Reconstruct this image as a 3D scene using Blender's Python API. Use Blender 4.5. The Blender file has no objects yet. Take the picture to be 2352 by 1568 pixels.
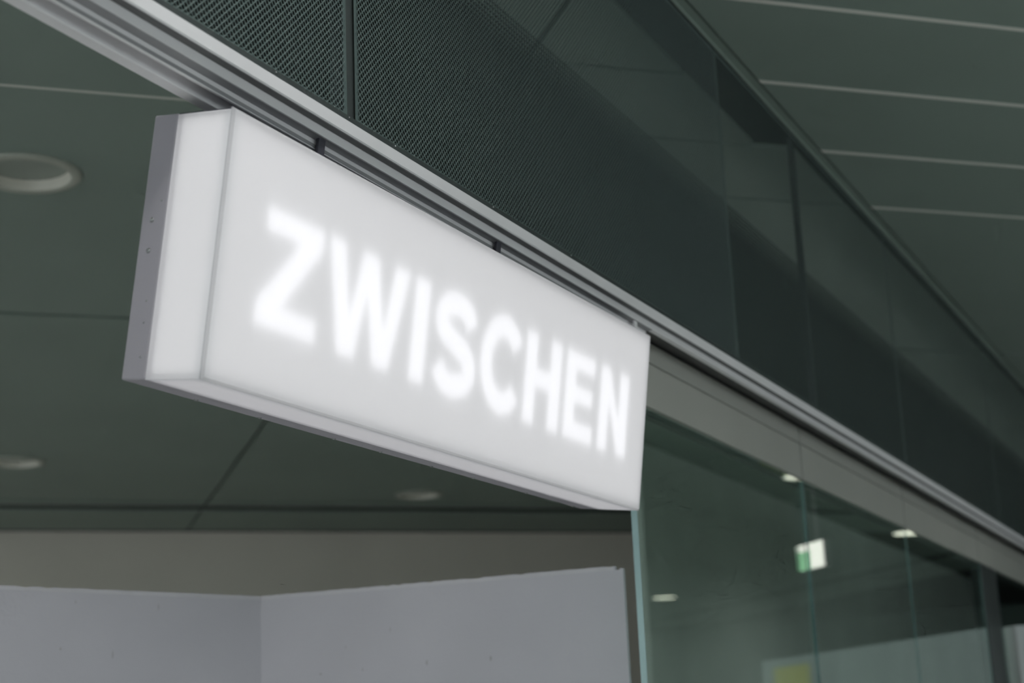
import bpy, bmesh, math, random
import numpy as np
from mathutils import Matrix, Vector

random.seed(7)
scene = bpy.context.scene
C = scene.collection

# ------------------------------------------------------------------ camera
YAW, PITCH, ROLL = 0.45290, 0.25803, -0.04209
FPX = 3679.8                                   # focal length in pixels of the 2352 px frame
cyw, syw = math.cos(YAW), math.sin(YAW)
cpt, spt = math.cos(PITCH), math.sin(PITCH)
fwd = Vector((-syw * cpt, cyw * cpt, spt))
rgt = Vector((cyw, syw, 0.0))
upv = rgt.cross(fwd)
r2 = math.cos(ROLL) * rgt + math.sin(ROLL) * upv
u2 = -math.sin(ROLL) * rgt + math.cos(ROLL) * upv
cam_d = bpy.data.cameras.new('camera')
cam_d.sensor_width = 36.0
cam_d.sensor_fit = 'HORIZONTAL'
cam_d.lens = FPX * 36.0 / 2352.0
cam_d.clip_start = 0.05
cam_d.clip_end = 200.0
cam_d.dof.use_dof = True
cam_d.dof.focus_distance = 3.5
cam_d.dof.aperture_fstop = 2.9
cam = bpy.data.objects.new('camera', cam_d)
C.objects.link(cam)
cam.matrix_world = Matrix(((r2.x, u2.x, -fwd.x, 0.0), (r2.y, u2.y, -fwd.y, 0.0),
                           (r2.z, u2.z, -fwd.z, 1.6), (0, 0, 0, 1)))
scene.camera = cam

# ------------------------------------------------------------------ world, exposure
world = bpy.data.worlds.new('hall_ambient')
scene.world = world
world.use_nodes = True
bg = world.node_tree.nodes['Background']
bg.inputs['Color'].default_value = (0.90, 0.98, 1.0, 1)
bg.inputs['Strength'].default_value = 1.3
LAMP_STRENGTH = 94.0
scene.view_settings.view_transform = 'Standard'
scene.view_settings.look = 'None'
scene.view_settings.gamma = 1.0
scene.view_settings.use_curve_mapping = False
scene.view_settings.exposure = 0.0
scene.cycles.use_denoising = True
scene.cycles.max_bounces = 7
scene.cycles.diffuse_bounces = 3
scene.cycles.glossy_bounces = 3
scene.cycles.transmission_bounces = 6
scene.cycles.transparent_max_bounces = 10
scene.cycles.use_adaptive_sampling = True
scene.cycles.adaptive_threshold = 0.07
scene.cycles.adaptive_min_samples = 12
scene.cycles.sample_clamp_indirect = 4.0
scene.cycles.caustics_reflective = False
scene.cycles.caustics_refractive = False


# ------------------------------------------------------------------ materials
def mat(name, color, rough=0.6, metal=0.0, var=0.0, scale=6.0, bump=0.0, bscale=80.0, spec=0.5):
    m = bpy.data.materials.new(name)
    m.use_nodes = True
    nt = m.node_tree
    b = nt.nodes['Principled BSDF']
    b.inputs['Roughness'].default_value = rough
    b.inputs['Metallic'].default_value = metal
    b.inputs['Specular IOR Level'].default_value = spec
    tc = nt.nodes.new('ShaderNodeTexCoord')
    nz = nt.nodes.new('ShaderNodeTexNoise')
    nz.inputs['Scale'].default_value = scale
    nz.inputs['Detail'].default_value = 2.0
    nt.links.new(tc.outputs['Object'], nz.inputs['Vector'])
    ramp = nt.nodes.new('ShaderNodeValToRGB')
    lo = [c * (1 - var) for c in color]
    hi = [min(1.0, c * (1 + var)) for c in color]
    ramp.color_ramp.elements[0].position = 0.3
    ramp.color_ramp.elements[1].position = 0.7
    ramp.color_ramp.elements[0].color = (*lo, 1)
    ramp.color_ramp.elements[1].color = (*hi, 1)
    nt.links.new(nz.outputs['Fac'], ramp.inputs['Fac'])
    nt.links.new(ramp.outputs['Color'], b.inputs['Base Color'])
    if bump > 0:
        n2 = nt.nodes.new('ShaderNodeTexNoise')
        n2.inputs['Scale'].default_value = bscale
        n2.inputs['Detail'].default_value = 4.0
        nt.links.new(tc.outputs['Object'], n2.inputs['Vector'])
        bp = nt.nodes.new('ShaderNodeBump')
        bp.inputs['Strength'].default_value = bump
        bp.inputs['Distance'].default_value = 0.002
        nt.links.new(n2.outputs['Fac'], bp.inputs['Height'])
        nt.links.new(bp.outputs['Normal'], b.inputs['Normal'])
    return m


def emis(name, color, strength):
    m = bpy.data.materials.new(name)
    m.use_nodes = True
    nt = m.node_tree
    nt.nodes.remove(nt.nodes['Principled BSDF'])
    e = nt.nodes.new('ShaderNodeEmission')
    e.inputs['Color'].default_value = (*color, 1)
    e.inputs['Strength'].default_value = strength
    nt.links.new(e.outputs[0], nt.nodes['Material Output'].inputs['Surface'])
    return m


def opal(name, trans=(0.93, 0.93, 0.945), fac=0.78):
    """milky acrylic: light from inside diffuses through, a little room light is reflected"""
    m = bpy.data.materials.new(name)
    m.use_nodes = True
    nt = m.node_tree
    nt.nodes.remove(nt.nodes['Principled BSDF'])
    t = nt.nodes.new('ShaderNodeBsdfTranslucent')
    t.inputs['Color'].default_value = (*trans, 1)
    d = nt.nodes.new('ShaderNodeBsdfDiffuse')
    d.inputs['Color'].default_value = (0.82, 0.82, 0.85, 1)
    mx = nt.nodes.new('ShaderNodeMixShader')
    mx.inputs[0].default_value = 1.0 - fac
    nt.links.new(t.outputs[0], mx.inputs[1])
    nt.links.new(d.outputs[0], mx.inputs[2])
    nt.links.new(mx.outputs[0], nt.nodes['Material Output'].inputs['Surface'])
    return m


def glass(name, tint):
    m = bpy.data.materials.new(name)
    m.use_nodes = True
    nt = m.node_tree
    nt.nodes.remove(nt.nodes['Principled BSDF'])
    tr = nt.nodes.new('ShaderNodeBsdfTransparent')
    tr.inputs['Color'].default_value = (*tint, 1)
    gl = nt.nodes.new('ShaderNodeBsdfGlossy')
    gl.inputs['Color'].default_value = (0.93, 1.0, 0.97, 1)
    gl.inputs['Roughness'].default_value = 0.0
    fr = nt.nodes.new('ShaderNodeFresnel')
    geo = nt.nodes.new('ShaderNodeNewGeometry')       # rays leave the pane unbent, so both faces act as air to glass
    ior = nt.nodes.new('ShaderNodeMapRange')
    ior.inputs['To Min'].default_value = 1.5
    ior.inputs['To Max'].default_value = 1.0 / 1.5
    nt.links.new(geo.outputs['Backfacing'], ior.inputs['Value'])
    nt.links.new(ior.outputs['Result'], fr.inputs['IOR'])
    mx = nt.nodes.new('ShaderNodeMixShader')
    nt.links.new(fr.outputs[0], mx.inputs[0])
    nt.links.new(tr.outputs[0], mx.inputs[1])
    nt.links.new(gl.outputs[0], mx.inputs[2])
    nt.links.new(mx.outputs[0], nt.nodes['Material Output'].inputs['Surface'])
    return m


M = {}
M['plank'] = mat('ceiling_paint_grey_green', (0.245, 0.308, 0.270), 0.55, 0.0, 0.05, 0.8)
M['strip'] = mat('joint_edge_glint', (0.78, 0.78, 0.72), 0.4, 0.0, 0.04, 3)  # pale colour paints the light caught along the plank joints
M['void'] = mat('void_black', (0.010, 0.011, 0.010), 0.9, 0, 0.1, 2)
M['floor'] = mat('floor_stone', (0.58, 0.59, 0.58), 0.45, 0, 0.10, 3)
M['farwall'] = mat('far_wall_paint', (0.80, 0.75, 0.67), 0.8, 0, 0.04, 0.7)
M['hallend'] = mat('hall_end_dark', (0.09, 0.11, 0.10), 0.8, 0, 0.1, 0.6)
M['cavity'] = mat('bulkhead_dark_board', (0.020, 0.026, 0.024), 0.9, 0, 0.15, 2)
M['perf'] = mat('perforated_metal_blue_grey', (0.076, 0.108, 0.104), 0.38, 0.0, 0.05, 2)
M['post'] = mat('dark_post', (0.045, 0.055, 0.055), 0.5, 0.2, 0.08, 4)
M['alu'] = mat('rail_aluminium', (0.78, 0.77, 0.785), 0.4, 0.0, 0.03, 5)
M['alu_dark'] = mat('rail_dark_bronze', (0.10, 0.10, 0.10), 0.45, 0.2, 0.05, 5)
M['underside_shade'] = mat('rail_shade_dark_grey', (0.13, 0.13, 0.133), 0.6, 0, 0.05, 9)  # dark colour painted for the shade under the rail lip
M['track_shade'] = mat('track_shade_grey', (0.30, 0.30, 0.31), 0.5, 0, 0.05, 9)  # grey painted for the shade in the steps of the track
M['housing'] = mat('sign_housing_grey', (0.355, 0.335, 0.37), 0.45, 0.0, 0.05, 4)
M['screw'] = mat('screw_steel', (0.30, 0.31, 0.31), 0.3, 0.8, 0.05, 40)
M['rod'] = mat('hanger_dark', (0.045, 0.044, 0.058), 0.5, 0.2, 0.05, 20)
M['opal'] = opal('opal_acrylic')
M['opal_end'] = opal('opal_acrylic_end')
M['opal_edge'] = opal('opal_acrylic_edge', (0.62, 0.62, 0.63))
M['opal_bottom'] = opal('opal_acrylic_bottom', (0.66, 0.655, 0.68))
M['core'] = emis('sign_light_core', (1.0, 1.0, 1.0), 0.765)
M['letter'] = emis('sign_letter_light', (0.985, 0.985, 1.0), 1.28)
M['white'] = mat('partition_white', (0.53, 0.52, 0.56), 0.75, 0, 0.035, 2.2, 0.5, 60)
M['white_edge'] = mat('partition_edge_band', (0.57, 0.56, 0.585), 0.7, 0, 0.06, 9)
M['smudge'] = mat('partition_smudge', (0.43, 0.42, 0.44), 0.8, 0, 0.08, 30)
M['transom'] = mat('transom_grey', (0.38, 0.385, 0.35), 0.5, 0, 0.03, 2)
M['backing'] = mat('glass_backing_dark_green', (0.74, 0.79, 0.745), 0.7, 0, 0.08, 1.2)
M['glass'] = glass('storefront_glass', (0.86, 0.93, 0.90))
M['glassedge'] = mat('glass_polished_edge', (0.30, 0.45, 0.45), 0.25, 0, 0.08, 3)
M['lamp'] = emis('downlight_diffuser', (0.98, 0.975, 0.96), LAMP_STRENGTH)
M['lampring'] = mat('downlight_trim_white', (0.42, 0.44, 0.38), 0.4, 0, 0.03, 8)
M['lampwall'] = mat('downlight_reflector', (0.85, 0.83, 0.74), 0.35, 0, 0.03, 8)
M['lampoff'] = mat('downlight_unlit_disc', (0.30, 0.34, 0.30), 0.3, 0, 0.04, 8)
M['kiosk'] = mat('kiosk_wall_grey', (0.46, 0.50, 0.50), 0.7, 0, 0.05, 1.5)
M['yellow'] = mat('poster_yellow', (0.80, 0.72, 0.05), 0.6, 0, 0.05, 3)
M['exit_white'] = emis('exit_sign_white', (1.0, 0.93, 0.86), 2.4)
M['exit_green'] = emis('exit_sign_green', (0.40, 0.80, 0.46), 1.5)
M['sign_body'] = mat('exit_sign_body', (0.6, 0.6, 0.58), 0.5, 0, 0.03, 6)
M['lightbox'] = emis('poster_light_box', (1.0, 0.95, 0.88), 3.0)


# ------------------------------------------------------------------ mesh helpers
def from_arrays(name, verts, faces, material, parent=None, smooth=False):
    me = bpy.data.meshes.new(name)
    me.from_pydata([tuple(v) for v in verts], [], [tuple(f) for f in faces])
    me.materials.append(material)
    me.update()
    if smooth:
        for p in me.polygons:
            p.use_smooth = True
    o = bpy.data.objects.new(name, me)
    C.objects.link(o)
    if parent is not None:
        o.parent = parent
    return o


def from_bm(name, bm, material, parent=None, smooth=False):
    bmesh.ops.recalc_face_normals(bm, faces=bm.faces)
    me = bpy.data.meshes.new(name)
    bm.to_mesh(me)
    bm.free()
    me.materials.append(material)
    if smooth:
        for p in me.polygons:
            p.use_smooth = True
    o = bpy.data.objects.new(name, me)
    C.objects.link(o)
    if parent is not None:
        o.parent = parent
    return o


def empty(name, loc=(0, 0, 0)):
    o = bpy.data.objects.new(name, None)
    o.location = loc
    C.objects.link(o)
    return o


def tag(o, label=None, cat=None, group=None, kind=None):
    if label: o['label'] = label
    if cat: o['category'] = cat
    if group: o['group'] = group
    if kind: o['kind'] = kind
    return o


def add_box(bm, x0, x1, y0, y1, z0, z1, bev=0.0):
    vs = [bm.verts.new((x, y, z)) for x in (x0, x1) for y in (y0, y1) for z in (z0, z1)]
    fs = [(0, 1, 3, 2), (4, 6, 7, 5), (0, 4, 5, 1), (2, 3, 7, 6), (0, 2, 6, 4), (1, 5, 7, 3)]
    faces = [bm.faces.new([vs[i] for i in f]) for f in fs]
    if bev > 0:
        es = list({e for f in faces for e in f.edges})
        bmesh.ops.bevel(bm, geom=es, offset=bev, segments=2, affect='EDGES', profile=0.5)
    return bm


def box(name, x0, x1, y0, y1, z0, z1, material, parent=None, bev=0.0):
    return from_bm(name, add_box(bmesh.new(), x0, x1, y0, y1, z0, z1, bev), material, parent)


def extrude_poly(name, pts, axis, a0, a1, material, parent=None):
    """pts: 2D outline. axis 'x': pts are (y,z); 'y': (x,z); 'z': (x,y). extruded from a0 to a1"""
    bm = bmesh.new()
    def P(p, a):
        return {'x': (a, p[0], p[1]), 'y': (p[0], a, p[1]), 'z': (p[0], p[1], a)}[axis]
    A = [bm.verts.new(P(p, a0)) for p in pts]
    Bv = [bm.verts.new(P(p, a1)) for p in pts]
    n = len(pts)
    bm.faces.new(A)
    bm.faces.new(Bv[::-1])
    for i in range(n):
        j = (i + 1) % n
        bm.faces.new((A[j], A[i], Bv[i], Bv[j]))
    return from_bm(name, bm, material, parent)


def lathe(name, prof, material, parent=None, seg=48, center=(0, 0)):
    """prof: list of (radius, z) revolved about the z axis through center"""
    verts, faces = [], []
    for i in range(seg):
        a = 2 * math.pi * i / seg
        for r, z in prof:
            verts.append((center[0] + r * math.cos(a), center[1] + r * math.sin(a), z))
    k = len(prof)
    for i in range(seg):
        j = (i + 1) % seg
        for q in range(k - 1):
            faces.append((i * k + q, j * k + q, j * k + q + 1, i * k + q + 1))
    return from_arrays(name, verts, faces, material, parent, smooth=True)


# ------------------------------------------------------------------ directions of the ceiling grid
A45 = 0.80963
EX, EY = math.sin(A45), math.cos(A45)           # along the planks
NX, NY = math.cos(A45), -math.sin(A45)          # across the planks
ZC = 4.05                                       # underside of the ceiling


def ne(n, e):
    return (n * NX + e * EX, n * NY + e * EY)


def clip(poly, a, b, c):
    """keep the part of a convex polygon where a*x+b*y <= c"""
    out = []
    for i in range(len(poly)):
        p, q = poly[i], poly[(i + 1) % len(poly)]
        dp, dq = a * p[0] + b * p[1] - c, a * q[0] + b * q[1] - c
        if dp <= 0: out.append(p)
        if (dp < 0 < dq) or (dq < 0 < dp):
            t = dp / (dp - dq)
            out.append((p[0] + t * (q[0] - p[0]), p[1] + t * (q[1] - p[1])))
    return out


# ------------------------------------------------------------------ floor
fl = box('floor', -24, 12, -8, 34, -0.1, 0.0, M['floor'])
tag(fl, 'grey stone floor of the hall below the frame', kind='structure')

# ------------------------------------------------------------------ ceiling: planks, joint strips, void above
ceil = empty('ceiling', (0, 0, ZC))
tag(ceil, 'dark grey green ceiling of long diagonal metal planks', kind='structure')
ceil_off = Vector((0, 0, -ZC))
PITCHN, N0 = 0.6055, -4.435
X_MALL = -1.575


HOLES = [(-4.50, 4.722, 0.19), (-8.92, 9.37, 0.19), (-7.25, 12.80, 0.19)]
LAMPS = [(0.60, -5.1), (0.60, -0.4), (0.60, 4.4), (0.58, 9.2), (0.50, 14.18), (0.64, 18.9)] + [(5.62, y) for y in (-0.4, 4.6, 9.4, 14.2, 19.0, 23.8)]
LAMPS += [(-0.55, y) for y in (-2.2,)] + [(-0.75, 1.15), (-0.75, 2.25)]  # unseen lamps added to brighten the near end of rail and fascia
LAMPS += [(-2.9, y) for y in (-1.0, 2.4, 6.4, 10.0)] + [(-2.5, 14.0), (-4.75, 8.3)]  # unseen lamps added to brighten the partition and the interior
LAMPS += [(-6.2, 1.4), (-6.0, 4.9), (-9.0, 7.4), (-12.0, 9.8), (-15.0, 12.2), (-10.0, 2.0), (-14.0, 5.0)]  # also added, unseen, for bounced light on the inner ceiling
HOLES += [(x, y, 0.19) for x, y in LAMPS]


def cut_round_hole(o, x, y, r):
    bm = bmesh.new()
    bmesh.ops.create_cone(bm, cap_ends=True, segments=40, radius1=r, radius2=r, depth=0.2)
    bmesh.ops.translate(bm, verts=bm.verts, vec=(x, y, 0.0))
    me = bpy.data.meshes.new('cutter')
    bm.to_mesh(me); bm.free()
    cu = bpy.data.objects.new('cutter', me)
    C.objects.link(cu)
    cu.location = (0, 0, ZC)
    md = o.modifiers.new('hole', 'BOOLEAN')
    md.operation = 'DIFFERENCE'; md.solver = 'EXACT'; md.object = cu
    bpy.context.view_layer.update()
    dg = bpy.context.evaluated_depsgraph_get()
    new = bpy.data.meshes.new_from_object(o.evaluated_get(dg))
    o.modifiers.clear()
    o.data = new
    bpy.data.objects.remove(cu)
    bpy.data.meshes.remove(me)


def plank_piece(poly):
    if len(poly) < 3: return
    ar = 0.5 * sum(poly[i][0] * poly[(i + 1) % len(poly)][1] - poly[(i + 1) % len(poly)][0] * poly[i][1] for i in range(len(poly)))
    if abs(ar) < 0.02: return
    o = extrude_poly('plank', poly, 'z', 0.0, 0.02, M['plank'], ceil)
    for x, y, r in HOLES:
        xs = [p[0] for p in poly]; ys = [p[1] for p in poly]
        if not (min(xs) - r < x < max(xs) + r and min(ys) - r < y < max(ys) + r): continue
        n_, e_ = x * NX + y * NY, x * EX + y * EY
        pn = [p[0] * NX + p[1] * NY for p in poly]; pe = [p[0] * EX + p[1] * EY for p in poly]
        if not (min(pn) - r < n_ < max(pn) + r and min(pe) - r < e_ < max(pe) + r): continue
        cut_round_hole(o, x, y, r)


SEAMS = [-10.3, -4.3, 1.705, 7.7, 13.7, 19.7, 25.7]
for k in range(-14, 20):
    n_hi = N0 - k * PITCHN
    n_lo = n_hi - PITCHN
    gap_hi = 0.012 if -2 <= k <= 3 else 0.0004
    gap_lo = 0.012 if -3 <= k <= 2 else 0.0004
    if k == 7: gap_hi = 0.022
    if k == 6: gap_lo = 0.022
    if k == 17:
        n_hi -= 0.10
        n_lo += 0.32
    for s in range(len(SEAMS) - 1):
        e0, e1 = SEAMS[s] + 0.012, SEAMS[s + 1] - 0.012
        rect = [ne(n_hi - gap_hi, e0), ne(n_hi - gap_hi, e1), ne(n_lo + gap_lo, e1), ne(n_lo + gap_lo, e0)]
        if max(p[0] for p in rect) < -22 or min(p[0] for p in rect) > 11: continue
        mall = clip(rect, -1, 0, -X_MALL)
        mall = clip(mall, 1, 0, 11) if len(mall) > 2 else mall
        inner = clip(rect, 1, 0, -1.80 if k < 2 else -1.675)
        plank_piece(mall)
        plank_piece(inner)
for k in range(-2, 4):
    n = N0 - k * PITCHN
    rect = [ne(n + 0.012, -6), ne(n + 0.012, 22), ne(n - 0.012, 22), ne(n - 0.012, -6)]
    hall, inside = clip(rect, -1, 0, -X_MALL), clip(rect, 1, 0, -2.28)
    extrude_poly('joint_strip', hall, 'z', -0.001, 0.015, M['strip'], ceil)
    extrude_poly('joint_strip', inside, 'z', 0.002 if k == 2 else 0.0005, 0.015, M['strip'] if k == 2 else M['plank'], ceil)
# perimeter trim along the fascia on the hall side
extrude_poly('edge_trim', [(-1.622, -0.004), (-1.614, -0.004), (-1.614, 0.004), (-1.584, 0.004), (-1.584, 0.02), (-1.622, 0.02)],
             'y', -6.0, 30.0, M['plank'], ceil)
v = box('ceiling_void', -24, 12, -8, 34, 4.32, 4.4, M['void'])
tag(v, 'black void above the ceiling planks', kind='structure')
v.name = 'ceiling_2'

w = box('wall_hall_end', -24, 12, 33.8, 34, 0, 4.32, M['hallend'])
tag(w, 'dark end wall of the hall', kind='structure')
w = box('wall_right', 11.9, 12, 18, 33.8, 0, 4.32, M['hallend'])
tag(w, 'dark side wall of the hall', kind='structure')
# far wall inside, parallel to the planks
p0, p1 = ne(-16.66, -12), ne(-16.66, 9.35)
p2, p3 = ne(-16.86, 9.35), ne(-16.86, -12)
w = extrude_poly('wall_far', [p0, p1, p2, p3], 'z', 0.0, 4.05, M['farwall'])
tag(w, 'far grey wall behind the white partition', kind='structure')

# ------------------------------------------------------------------ bulkhead behind the perforated fascia
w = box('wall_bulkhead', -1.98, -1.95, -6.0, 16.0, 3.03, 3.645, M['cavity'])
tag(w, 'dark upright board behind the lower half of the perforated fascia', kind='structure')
for i in range(11):  # added slats, thinner upwards, imitate a soft edge of shade
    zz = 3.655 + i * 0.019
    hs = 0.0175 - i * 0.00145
    box('shade_slat', -1.968, -1.962, -6.0, 16.0, zz, zz + hs, M['cavity'], w)

# ------------------------------------------------------------------ perforated fascia
fascia = empty('perforated_fascia', (-1.62, 0.17, 2.885))
tag(fascia, 'blue grey perforated metal fascia above the aluminium rail', 'fascia')
FOFF = Vector((1.62, -0.17, -2.885))


def put(o, parent, off):
    """parent an object built in world coordinates"""
    o.parent = parent
    o.location = off
    return o


def perforated_sheet(y0, y1, z0, z1, sides, rim):
    """one sheet with real round holes on a diagonal grid (diamond cells, hole in each)"""
    px, pz, r = 0.0075, 0.0150, 0.0047
    m = 0.005                                    # plain border
    cols = int((y1 - y0 - 2 * m) / px - 1)
    rows = int((z1 - z0 - 2 * m) / pz - 0.5)
    oy = (y0 + y1) / 2 - (cols - 1) * px / 2
    oz = z0 + m + pz / 2
    ci, ri = np.meshgrid(np.arange(cols), np.arange(rows), indexing='ij')
    cy = (oy + ci * px).ravel()
    cz = (oz + ri * pz + (ci % 2) * pz / 2).ravel()
    N = cy.size
    hx, hz = px, pz / 2                          # half diagonals of the diamond cell
    if sides == 8:
        out = np.array([(hx, 0), (hx / 2, hz / 2), (0, hz), (-hx / 2, hz / 2), (-hx, 0), (-hx / 2, -hz / 2), (0, -hz), (hx / 2, -hz / 2)])
        ang = np.arange(8) * math.pi / 4
    else:
        out = np.array([(hx, 0), (0, hz), (-hx, 0), (0, -hz)])
        ang = np.arange(4) * math.pi / 2
    s = len(out)
    rr = r * 1.04 if sides == 8 else r * 1.22
    inn = np.stack([rr * np.cos(ang), rr * np.sin(ang)], 1)
    rings = [(out, 0.0), (inn, 0.0)] + ([(inn, -0.0012)] if rim else [])
    nv = s * len(rings)
    V = np.zeros((N, nv, 3), np.float32)
    for q, (rg, dx) in enumerate(rings):
        V[:, q * s:(q + 1) * s, 0] = -1.62 + dx
        V[:, q * s:(q + 1) * s, 1] = cy[:, None] + rg[None, :, 0]
        V[:, q * s:(q + 1) * s, 2] = cz[:, None] + rg[None, :, 1]
    quads = []
    for q in range(len(rings) - 1):
        for i in range(s):
            j = (i + 1) % s
            quads.append((q * s + i, q * s + j, (q + 1) * s + j, (q + 1) * s + i))
    quads = np.array(quads, np.int32)
    F = (np.arange(N, dtype=np.int32)[:, None, None] * nv + quads[None]).reshape(-1, 4)
    # plain border around the field of holes
    ya, yb = oy - hx, oy + (cols - 1) * px + hx
    za, zb = oz - hz, oz + (rows - 1) * pz + pz / 2 + hz
    bv = np.array([(-1.62, y, z) for y, z in ((y0, z0), (y1, z0), (y1, z1), (y0, z1), (ya + hx, za + hz), (yb - hx, za + hz), (yb - hx, zb - hz), (ya + hx, zb - hz))], np.float32)
    base = N * nv
    bf = np.array([(0, 1, 5, 4), (1, 2, 6, 5), (2, 3, 7, 6), (3, 0, 4, 7)], np.int32) + base
    # the border runs 0.5 mm behind the sheet so that it only closes the edge cells
    bv[:, 0] -= 0.0005
    VV = np.concatenate([V.reshape(-1, 3), bv])
    FF = np.concatenate([F, bf])
    me = bpy.data.meshes.new('perforated_panel')
    me.vertices.add(len(VV))
    me.vertices.foreach_set('co', VV.ravel())
    me.loops.add(FF.size)
    me.loops.foreach_set('vertex_index', FF.ravel())
    me.polygons.add(len(FF))
    me.polygons.foreach_set('loop_start', np.arange(0, FF.size, 4, dtype=np.int32))
    me.update(calc_edges=True)
    me.materials.append(M['perf'])
    o = bpy.data.objects.new('perforated_panel', me)
    C.objects.link(o)
    put(o, fascia, FOFF)
    return o


JOINTS = [0.17, 2.62, 5.07, 7.52, 9.97, 12.42, 14.87]
ZP0, ZP1 = 2.890, 4.035
for i in range(len(JOINTS) - 1):
    near = i < 2
    perforated_sheet(JOINTS[i] + (0.016 if i < 2 else 0.0015), JOINTS[i + 1] - (0.016 if i < 1 else 0.0015), ZP0, ZP1, 8 if near else 4, near)
for j in JOINTS[:2]:
    put(box('joint_post', -1.660, -1.626, j - 0.020, j + 0.020, ZP0, 4.04, M['post'], None, 0.003), fascia, FOFF)
put(box('stiffener', -1.650, -1.626, 6.035, 6.060, ZP0, 4.04, M['post'], None, 0.002), fascia, FOFF)
put(extrude_poly('bottom_angle', [(-1.6165, 2.885), (-1.6165, 2.896), (-1.6185, 2.896), (-1.6185, 2.887), (-1.650, 2.887), (-1.650, 2.885)],
                 'y', -2.0, 14.85, M['post']), fascia, FOFF)
for y in (2.345, 2.605, 2.79, 3.25, 3.7):
    bm = bmesh.new()
    bmesh.ops.create_uvsphere(bm, u_segments=10, v_segments=6, radius=0.0022)
    s = from_bm('screw', bm, M['screw'], None, True)
    s.parent = fascia
    s.location = Vector((-1.6163, y, 2.8925)) + FOFF

# ------------------------------------------------------------------ aluminium rail
rail = empty('door_rail', (-1.64, 0, 2.83))
tag(rail, 'stepped aluminium door rail running diagonally above the sign', 'rail')
ROFF = Vector((1.64, 0, -2.83))
put(extrude_poly('front_lip', [(-1.617, 2.8848), (-1.6228, 2.8622), (-1.6250, 2.8595), (-1.6425, 2.8595), (-1.6436, 2.8566),
                               (-1.6436, 2.8378), (-1.6600, 2.8378), (-1.6600, 2.8848)], 'y', -4.0, 14.9, M['alu']), rail, ROFF)
put(extrude_poly('door_track', [(-1.6604, 2.8378), (-1.666, 2.8378), (-1.666, 2.8182), (-1.6672, 2.8167), (-1.672, 2.8167), (-1.672, 2.842),
                                (-1.700, 2.842), (-1.700, 2.8122), (-1.7012, 2.811), (-1.726, 2.811), (-1.726, 2.8846), (-1.6604, 2.8846)],
                 'y', -4.0, 4.34, M['alu']), rail, ROFF)
put(box('shade_strip', -1.6420, -1.6266, -4.0, 14.9, 2.8575, 2.8594, M['underside_shade']), rail, ROFF)  # dark strip paints the shade on the lip's underside
put(box('track_shade_strip', -1.6655, -1.6450, -4.0, 4.34, 2.8362, 2.8377, M['track_shade']), rail, ROFF)  # this strip and the next paint shade into the track steps
put(box('track_shade_strip', -1.6659, -1.6652, -4.0, 4.34, 2.8186, 2.8262, M['track_shade']), rail, ROFF)
put(box('recess_channel', -1.90, -1.6604, 4.345, 14.9, 2.870, 2.8846, M['alu_dark']), rail, ROFF)

# ------------------------------------------------------------------ illuminated sign
SO = Vector((-1.85596, 2.20230, 2.29625))
SX = Vector((0.18286114, -0.00282871, -0.02501036)).normalized()
SY = Vector((0.02996287, 1.94559323, -0.00097916)).normalized()
SZ = SX.cross(SY).normalized()
SY = SZ.cross(SX).normalized()
T, L, H = 0.18458, 1.94582, 0.5
sign = empty('illuminated_sign')
sign.matrix_world = Matrix(((SX.x, SY.x, SZ.x, SO.x), (SX.y, SY.y, SZ.y, SO.y), (SX.z, SY.z, SZ.z, SO.z), (0, 0, 0, 1)))
tag(sign, 'white illuminated box sign reading ZWISCHEN hanging under the aluminium rail', 'sign')
HD = 0.056                                       # depth of the metal housing at the back


def open_panel(name, kind, parent):
    """acrylic panel with its edge turned back a few millimetres"""
    e = 0.003
    bm = bmesh.new()
    def q(a): bm.faces.new([bm.verts.new(p) for p in a])
    if kind == 'front':
        y0, y1, z0, z1, x = 0.0, L, 0.0, H, T
        r = 0.0045
        ring0 = [(x, y0 + r, z0 + r), (x, y1 - r, z0 + r), (x, y1 - r, z1 - r), (x, y0 + r, z1 - r)]
        ring1 = [(x - r, y0, z0), (x - r, y1, z0), (x - r, y1, z1), (x - r, y0, z1)]
        ring2 = [(x - r - e, y0, z0), (x - r - e, y1, z0), (x - r - e, y1, z1), (x - r - e, y0, z1)]
    elif kind in ('left', 'right'):
        y = 0.0 if kind == 'left' else L
        s = 1 if kind == 'left' else -1
        x0, x1, z0, z1 = HD + 0.0005, T - 0.0075, 0.0, H - 0.0035
        ring0 = [(x0, y, z0), (x1, y, z0), (x1, y, z1), (x0, y, z1)]
        ring1 = [(p[0], y + s * e, p[2]) for p in ring0]
        ring2 = None
    else:
        x0, x1, y0, y1 = HD + 0.0005, T - 0.0075, 0.0035, L - 0.0035
        ring0 = [(x0, y0, 0), (x1, y0, 0), (x1, y1, 0), (x0, y1, 0)]
        ring1 = [(p[0], p[1], e) for p in ring0]
        ring2 = None
    R = [[bm.verts.new(p) for p in rg] for rg in (ring0, ring1, ring2) if rg]
    if kind == 'front':
        be = bmesh.new()
        Q = [[be.verts.new(p) for p in rg] for rg in (ring0, ring1, ring2)]
        for a in range(2):
            for i in range(4):
                j = (i + 1) % 4
                be.faces.new((Q[a][i], Q[a][j], Q[a + 1][j], Q[a + 1][i]))
        from_bm('front_edge', be, M['opal_edge'], parent)
    bm.faces.new(R[0])
    for a in range(len(R) - 1 if kind != 'front' else 0):
        for i in range(4):
            j = (i + 1) % 4
            bm.faces.new((R[a][i], R[a][j], R[a + 1][j], R[a + 1][i]))
    return from_bm(name, bm, {'front': M['opal'], 'bottom': M['opal_bottom']}.get(kind, M['opal_end']), parent)


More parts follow.
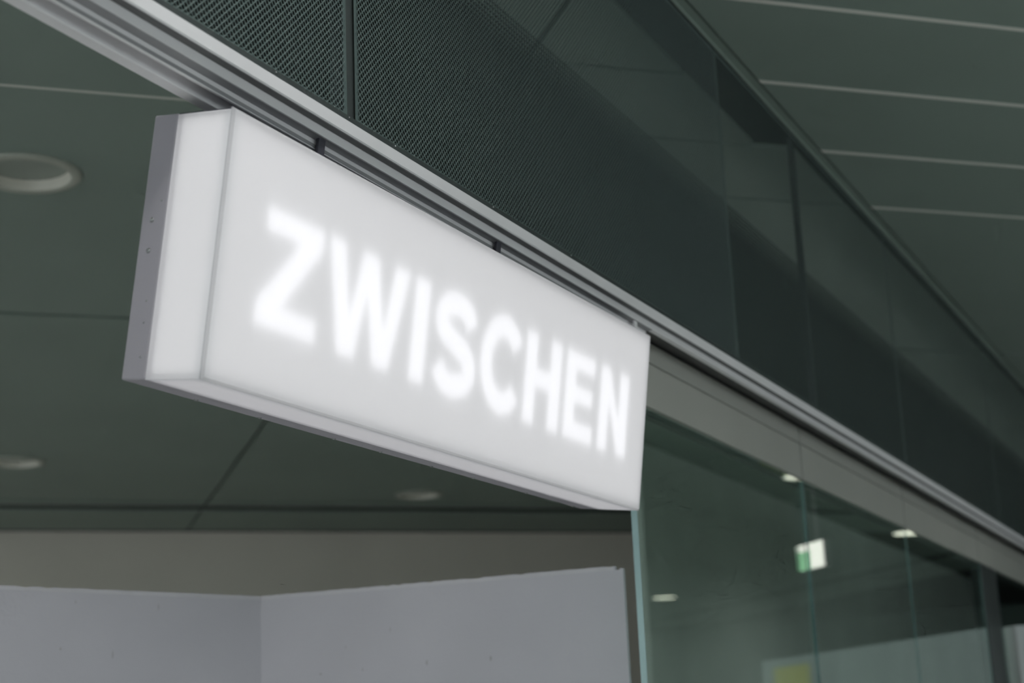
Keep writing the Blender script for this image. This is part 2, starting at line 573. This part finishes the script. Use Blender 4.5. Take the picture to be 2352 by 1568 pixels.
o = open_panel('front_panel', 'front', sign); o['label'] = 'milky white acrylic front with glowing letters'
o = open_panel('end_panel', 'left', sign)
o = open_panel('end_panel', 'right', sign)
o = open_panel('bottom_panel', 'bottom', sign)
o = box('top_cover', HD + 0.0005, T - 0.0075, 0.0035, L - 0.0035, H - 0.003, H, M['rod'], sign)
# housing: closed tray at the back, slightly rounded edges
o = box('housing', 0.0, HD, 0.0, L, 0.0, H, M['housing'], sign, 0.004); o['label'] = 'grey metal housing at the back of the sign'
# inside: light core and raised letters
core = bmesh.new()
add_box(core, HD + 0.010, T - 0.0165, 0.0085, L - 0.0085, 0.008, H - 0.0085)
from_bm('light_core', core, M['core'], sign)


def letter(pts):
    o = extrude_poly('letter', pts, 'x', T - 0.0160, T - 0.0110, M['letter'], sign)
    return o


W0, W1 = 0.128, 0.3545                           # baseline and cap line
letter([(.133, W1), (.318, W1), (.319, .311), (.204, .175), (.319, .175), (.319, W0), (.122, W0), (.122, .172), (.243, .308), (.133, .308)])
letter([(.337, W1), (.395, W1), (.428, .214), (.460, W1), (.520, W1), (.556, .210), (.584, W1), (.645, W1), (.587, W0), (.525, W0),
        (.487, .268), (.457, W0), (.394, W0)])
letter([(.668, W0), (.730, W0), (.732, W1), (.669, W1)])


def catmull(P, n=8):
    out = []
    for i in range(len(P) - 1):
        p0 = P[max(i - 1, 0)]; p1 = P[i]; p2 = P[i + 1]; p3 = P[min(i + 2, len(P) - 1)]
        for k in range(n):
            t = k / n
            out.append(tuple(0.5 * ((2 * p1[a]) + (-p0[a] + p2[a]) * t + (2 * p0[a] - 5 * p1[a] + 4 * p2[a] - p3[a]) * t * t +
                                    (-p0[a] + 3 * p1[a] - 3 * p2[a] + p3[a]) * t ** 3) for a in (0, 1)))
    out.append(P[-1])
    return out


def stroke(center, wid):
    """outline of a path stroked with a constant width"""
    a, b = [], []
    n = len(center)
    for i in range(n):
        p, q = center[max(i - 1, 0)], center[min(i + 1, n - 1)]
        dx, dy = q[0] - p[0], q[1] - p[1]
        l = math.hypot(dx, dy) or 1
        a.append((center[i][0] - dy / l * wid / 2, center[i][1] + dx / l * wid / 2))
        b.append((center[i][0] + dy / l * wid / 2, center[i][1] - dx / l * wid / 2))
    return a + b[::-1]


def letter_strip(center, wid):
    """curved letter as a strip of quads, extruded"""
    out = stroke(center, wid)
    n = len(center)
    A, Bp = out[:n], out[n:][::-1]
    x0, x1 = T - 0.0160, T - 0.0110
    verts, faces = [], []
    for i in range(n):
        verts += [(x1, *A[i]), (x1, *Bp[i]), (x0, *A[i]), (x0, *Bp[i])]
    for i in range(n - 1):
        a, b = 4 * i, 4 * (i + 1)
        faces += [(a, a + 1, b + 1, b), (a + 2, b + 2, b + 3, a + 3), (a, b, b + 2, a + 2), (a + 1, a + 3, b + 3, b + 1)]
    faces += [(0, 2, 3, 1), (4 * n - 4, 4 * n - 3, 4 * n - 1, 4 * n - 2)]
    return from_arrays('letter', verts, faces, M['letter'], sign)


letter_strip(catmull([(.926, .292), (.906, .322), (.862, .3335), (.812, .325), (.788, .296), (.800, .268), (.848, .248), (.902, .229),
                      (.927, .198), (.912, .166), (.866, .1505), (.812, .157), (.782, .186)]), .056)
cc = [(1.084 + .083 * math.cos(math.radians(a)), .2425 + .091 * math.sin(math.radians(a))) for a in range(34, 327, 6)]
letter_strip(cc, .057)
letter([(1.197, W0), (1.257, W0), (1.257, .222), (1.331, .222), (1.331, W0), (1.393, W0), (1.393, W1), (1.331, W1), (1.331, .270),
        (1.257, .270), (1.257, W1), (1.197, W1)])
letter([(1.422, W0), (1.596, W0), (1.596, .176), (1.482, .176), (1.482, .224), (1.586, .224), (1.586, .269), (1.482, .269), (1.482, .309),
        (1.594, .309), (1.594, W1), (1.422, W1)])
letter([(1.632, W0), (1.632, W1), (1.690, W1), (1.757, .222), (1.757, W1), (1.817, W1), (1.817, W0), (1.758, W0), (1.691, .262), (1.691, W0)])

for o, ch in zip([c for c in sign.children if c.name.startswith('letter')], 'ZWISCHEN'):
    o['label'] = 'glowing white letter ' + ch


def sign_screw(p, nrm, r):
    prof = [(0.0001, r * 0.55), (r * 0.55, r * 0.45), (r, 0.0), (r, -0.0008)]
    s = lathe('screw', prof, M['screw'], sign, seg=14)
    s.matrix_local = Matrix.Translation(p) @ Vector((0, 0, 1)).rotation_difference(Vector(nrm)).to_matrix().to_4x4()
    return s


for u, w_ in ((0.025, 0.297), (0.026, 0.239)):
    sign_screw((u, -0.0002, w_), (0, -1, 0), 0.0050)
for u, w_ in ((0.042, 0.333), (0.036, 0.145), (0.036, 0.105), (0.039, 0.041)):
    sign_screw((u, -0.0001, w_), (0, -1, 0), 0.0022)
for vv in (0.202, 0.404, 0.672, 0.861, 1.089, 1.296, 1.585, 1.88):
    sign_screw((0.0105, vv, -0.0001), (0, 0, -1), 0.0048)
for yy in (2.558, 3.345):
    lv = yy - 2.2
    zt = 2.8376
    pl = sign.matrix_world.inverted() @ Vector((-1.6545, yy, zt))
    put(box('hanger_bar', pl.x - 0.004, pl.x + 0.004, pl.y - 0.011, pl.y + 0.011, H - 0.001, pl.z, M['rod'], None, 0.001), sign, Vector((0, 0, 0)))

# small bracket left on the rail beyond the end of the sign
put(box('bracket', -1.6525, -1.6470, 4.205, 4.228, 2.815, 2.8377, M['alu'], None, 0.001), rail, ROFF)

# ------------------------------------------------------------------ transom and glazing
YJ = [4.366, 6.160, 7.905, 9.790, 11.70, 13.6]
transom = empty('transom', (-1.76, 4.366, 2.645))
tag(transom, 'grey painted transom strip above the glass panes', 'transom')
TOFF = Vector((1.76, -4.366, -2.645))
for i in range(len(YJ) - 1):
    a, b = YJ[i] + 0.007, YJ[i + 1] - 0.007
    put(box('upper_panel', -1.775, -1.74, a, b, 2.7935, 2.8600, M['transom'], None, 0.0015), transom, TOFF)
    put(box('lower_panel', -1.775, -1.74, a, b, 2.6480, 2.7905, M['transom'], None, 0.0015), transom, TOFF)
put(box('backing_rail', -1.79, -1.765, YJ[0], YJ[-1], 2.630, 2.868, M['post']), transom, TOFF)
names = ['glass pane with free edge next to the white partition', 'second glass pane from the white partition',
         'third glass pane from the white partition', 'fourth glass pane beyond the dark mullion', 'fifth glass pane beyond the dark mullion']
for i in range(4):
    a, b = YJ[i] + 0.005, YJ[i + 1] - 0.005
    if i == 3: a += 0.50
    g = box('window_%d' % (i + 1), -1.753 if i == 0 else -1.747, -1.741, a, b, 0.02, 2.640, M['glass'])
    tag(g, names[i], kind='structure')
    bm = bmesh.new()
    add_box(bm, -1.7602 if i == 0 else -1.7472, -1.7408, a - 0.0012, a, 0.02, 2.640)
    e = from_bm('polished_edge', bm, M['glassedge'], g)
    bm = bmesh.new()
    add_box(bm, -1.7532 if i == 0 else -1.7472, -1.7408, b, b + 0.0012, 0.02, 2.640)
    e = from_bm('polished_edge', bm, M['glassedge'], g)
for i in (1, 2):
    o = box('trim_%d' % (i + 1), -1.7500, -1.7416, YJ[i] - 0.0036, YJ[i] + 0.0036, 0.02, 2.640, M['post'])
    tag(o, 'dark silicone joint between two glass panes', kind='structure')
o = box('trim_1', -1.80, -1.735, 9.80, 10.26, 0.0, 2.640, M['post'], None, 0.004)
tag(o, 'dark mullion between the glass panes', kind='structure')
o = box('wall_backing', -4.66, -4.60, 11.66, 26.0, 0.0, 4.04, M['backing'])
tag(o, 'dark green wall inside, behind the glass panes', kind='structure')

# ------------------------------------------------------------------ white partition panels inside the opening
hh = 0.58 / 0.8
ck = (-4.33659 * hh, 6.15673 * hh)
lf = (-4.81863 * hh, 4.99815 * hh)
rt = (-2.59814 * hh, 6.31916 * hh)
dl = Vector((lf[0] - ck[0], lf[1] - ck[1])).normalized()
ZW = 1.6 + 0.58
lf2 = (ck[0] + dl.x * 1.7, ck[1] + dl.y * 1.7)


def partition(name, a, b, label, notch, seed):
    rnd = random.Random(seed)
    root = empty(name, (a[0], a[1], 0))
    d = Vector((b[0] - a[0], b[1] - a[1]))
    ln = d.length
    ang = math.atan2(d.y, d.x)
    root.rotation_euler = (0, 0, ang)
    tag(root, label, 'partition', 'white partition panels')
    n = 90
    top = []
    for i in range(n + 1):
        x = ln * i / n
        z = ZW - 0.0015 * rnd.random() - (0.004 * rnd.random() if rnd.random() < 0.10 else 0)
        top.append((x, z))
    if notch:
        top = [p for p in top if p[0] < ln - 0.03] + [(ln - 0.026, ZW - 0.001), (ln - 0.024, ZW - 0.012), (ln - 0.012, ZW - 0.015), (ln - 0.010, ZW - 0.009), (ln, ZW - 0.010)]
    pts = [(0, 0), (ln, 0)] + top[::-1]
    bm = bmesh.new()
    th = 0.02
    A = [bm.verts.new((p[0], 0, p[1])) for p in pts]
    Bv = [bm.verts.new((p[0], th, p[1])) for p in pts]
    bm.faces.new(A); bm.faces.new(Bv[::-1])
    for i in range(len(pts)):
        j = (i + 1) % len(pts)
        bm.faces.new((A[j], A[i], Bv[i], Bv[j]))
    from_bm('board', bm, M['white'], root)
    # edge band glued along the top
    bm = bmesh.new()
    nb = 60
    x1 = ln - (0.030 if notch else 0.002)
    up, lo = [], []
    for i in range(nb + 1):
        x = 0.002 + (x1 - 0.002) * i / nb
        up.append((x, ZW - 0.0028 - 0.001 * rnd.random()))
        lo.append((x, ZW - 0.0135 - 0.0012 * rnd.random()))
    V0 = [bm.verts.new((p[0], -0.0009, p[1])) for p in up + lo[::-1]]
    V1 = [bm.verts.new((p[0], 0.0002, p[1])) for p in up + lo[::-1]]
    bm.faces.new(V0); bm.faces.new(V1[::-1])
    m_ = len(V0)
    for i in range(m_):
        j = (i + 1) % m_
        bm.faces.new((V0[j], V0[i], V1[i], V1[j]))
    from_bm('edge_band', bm, M['white_edge'], root)
    # scuffs: thin patches of dried paint and dirt
    for q in range(6):
        bm = bmesh.new()
        cx, cz = rnd.uniform(0.1, ln - 0.1), ZW - rnd.uniform(0.03, 0.30)
        rx, rz = rnd.uniform(0.002, 0.005), rnd.uniform(0.003, 0.014)
        vs = [bm.verts.new((cx + rx * math.cos(t) * rnd.uniform(.6, 1.2), -0.0006, cz + rz * math.sin(t) * rnd.uniform(.6, 1.2))) for t in [k * math.pi / 5 for k in range(10)]]
        bm.faces.new(vs)
        from_bm('scuff', bm, M['smudge'], root)
    return root


partition('partition_panel', ck, rt, 'right white partition panel with a notched top corner beside the glass', True, 3)
partition('partition_panel', lf2, ck, 'left white partition panel meeting the other at the corner', False, 5)


# ------------------------------------------------------------------ recessed downlights
def downlight(x, y, r, lit, label, group):
    root = empty('downlight', (x, y, ZC - 0.012))
    tag(root, label, 'ceiling light', group)
    lathe('trim_ring', [(r * 0.80, 0.012), (r * 0.80, 0.0), (r * 0.84, -0.004), (r * 0.97, -0.002), (r, 0.004), (r, 0.012)], M['lampring'], root)
    zd = 0.150 if lit else 0.042
    lathe('reflector', [(r * 0.80, 0.0), (r * 0.79, zd * 0.55), (r * 0.75, zd)], M['lampwall'], root)
    rd = r * 0.748
    ring = [(rd * math.cos(2 * math.pi * q / 20), rd * math.sin(2 * math.pi * q / 20), zd) for q in range(20)]
    from_arrays('diffuser', ring, [tuple(range(20))], M['lamp'] if lit else M['lampoff'], root)
    return root


downlight(-4.50, 4.722, 0.225, False, 'large unlit round downlight in the ceiling left of the sign', 'unlit downlights inside')
downlight(-8.92, 9.37, 0.225, False, 'unlit round downlight at the left edge below the sign', 'unlit downlights inside')
downlight(-7.25, 12.80, 0.225, False, 'small far unlit downlight under the middle of the sign', 'unlit downlights inside')
SEEN = {(5.62, 23.8): 'lit downlight mirrored low in the glass pane beside the partition',
        LAMPS[4]: 'lit downlight mirrored at the top of the first glass joint',
        LAMPS[5]: 'lit downlight mirrored at the top of the second glass joint'}
for x, y in LAMPS:
    downlight(x, y, 0.225, True, SEEN.get((x, y), 'unseen lit round downlight, most of these added to light the place'), 'lit downlights')

# ------------------------------------------------------------------ kiosk wall in the hall, mirrored in the panes
kx, ky = -1.66, 10.29
ax = Matrix.Rotation(math.pi / 2 - A45, 4, 'Z')
kw = box('wall_kiosk', 0.0, 2.9, 0.0, 0.12, 0.0, 2.30, M['kiosk'])
kw.matrix_world = Matrix.Translation((kx, ky, 0)) @ ax
tag(kw, 'pale grey low wall at the right edge beyond the mullion', kind='structure')
po = box('poster', 0.0, 0.52, -0.010, -0.001, 1.45, 2.235, M['yellow'])
po.matrix_world = Matrix.Translation((kx, ky, 0)) @ ax @ Matrix.Translation((2.18, 0, 0))
tag(po, 'yellow poster on the pale wall, seen mirrored in the glass', 'poster')

# exit sign hanging over the hall
ex = empty('exit_sign', (-0.375, 11.06, 2.84))
ex.rotation_euler = (0, 0, math.pi / 2 - A45)
tag(ex, 'small lit green and white exit sign, seen mirrored in the glass', 'exit sign')
box('body', -0.17, 0.17, 0.0, 0.05, 0.0, 0.19, M['sign_body'], ex, 0.004)
box('white_face', -0.165, 0.02, -0.003, -0.0002, 0.005, 0.185, M['exit_white'], ex)
box('green_face', 0.021, 0.165, -0.003, -0.0002, 0.005, 0.135, M['exit_green'], ex)
box('white_band', 0.021, 0.165, -0.003, -0.0002, 0.136, 0.185, M['exit_white'], ex)
box('hanger', -0.06, -0.045, 0.018, 0.033, 0.185, 1.208, M['sign_body'], ex)
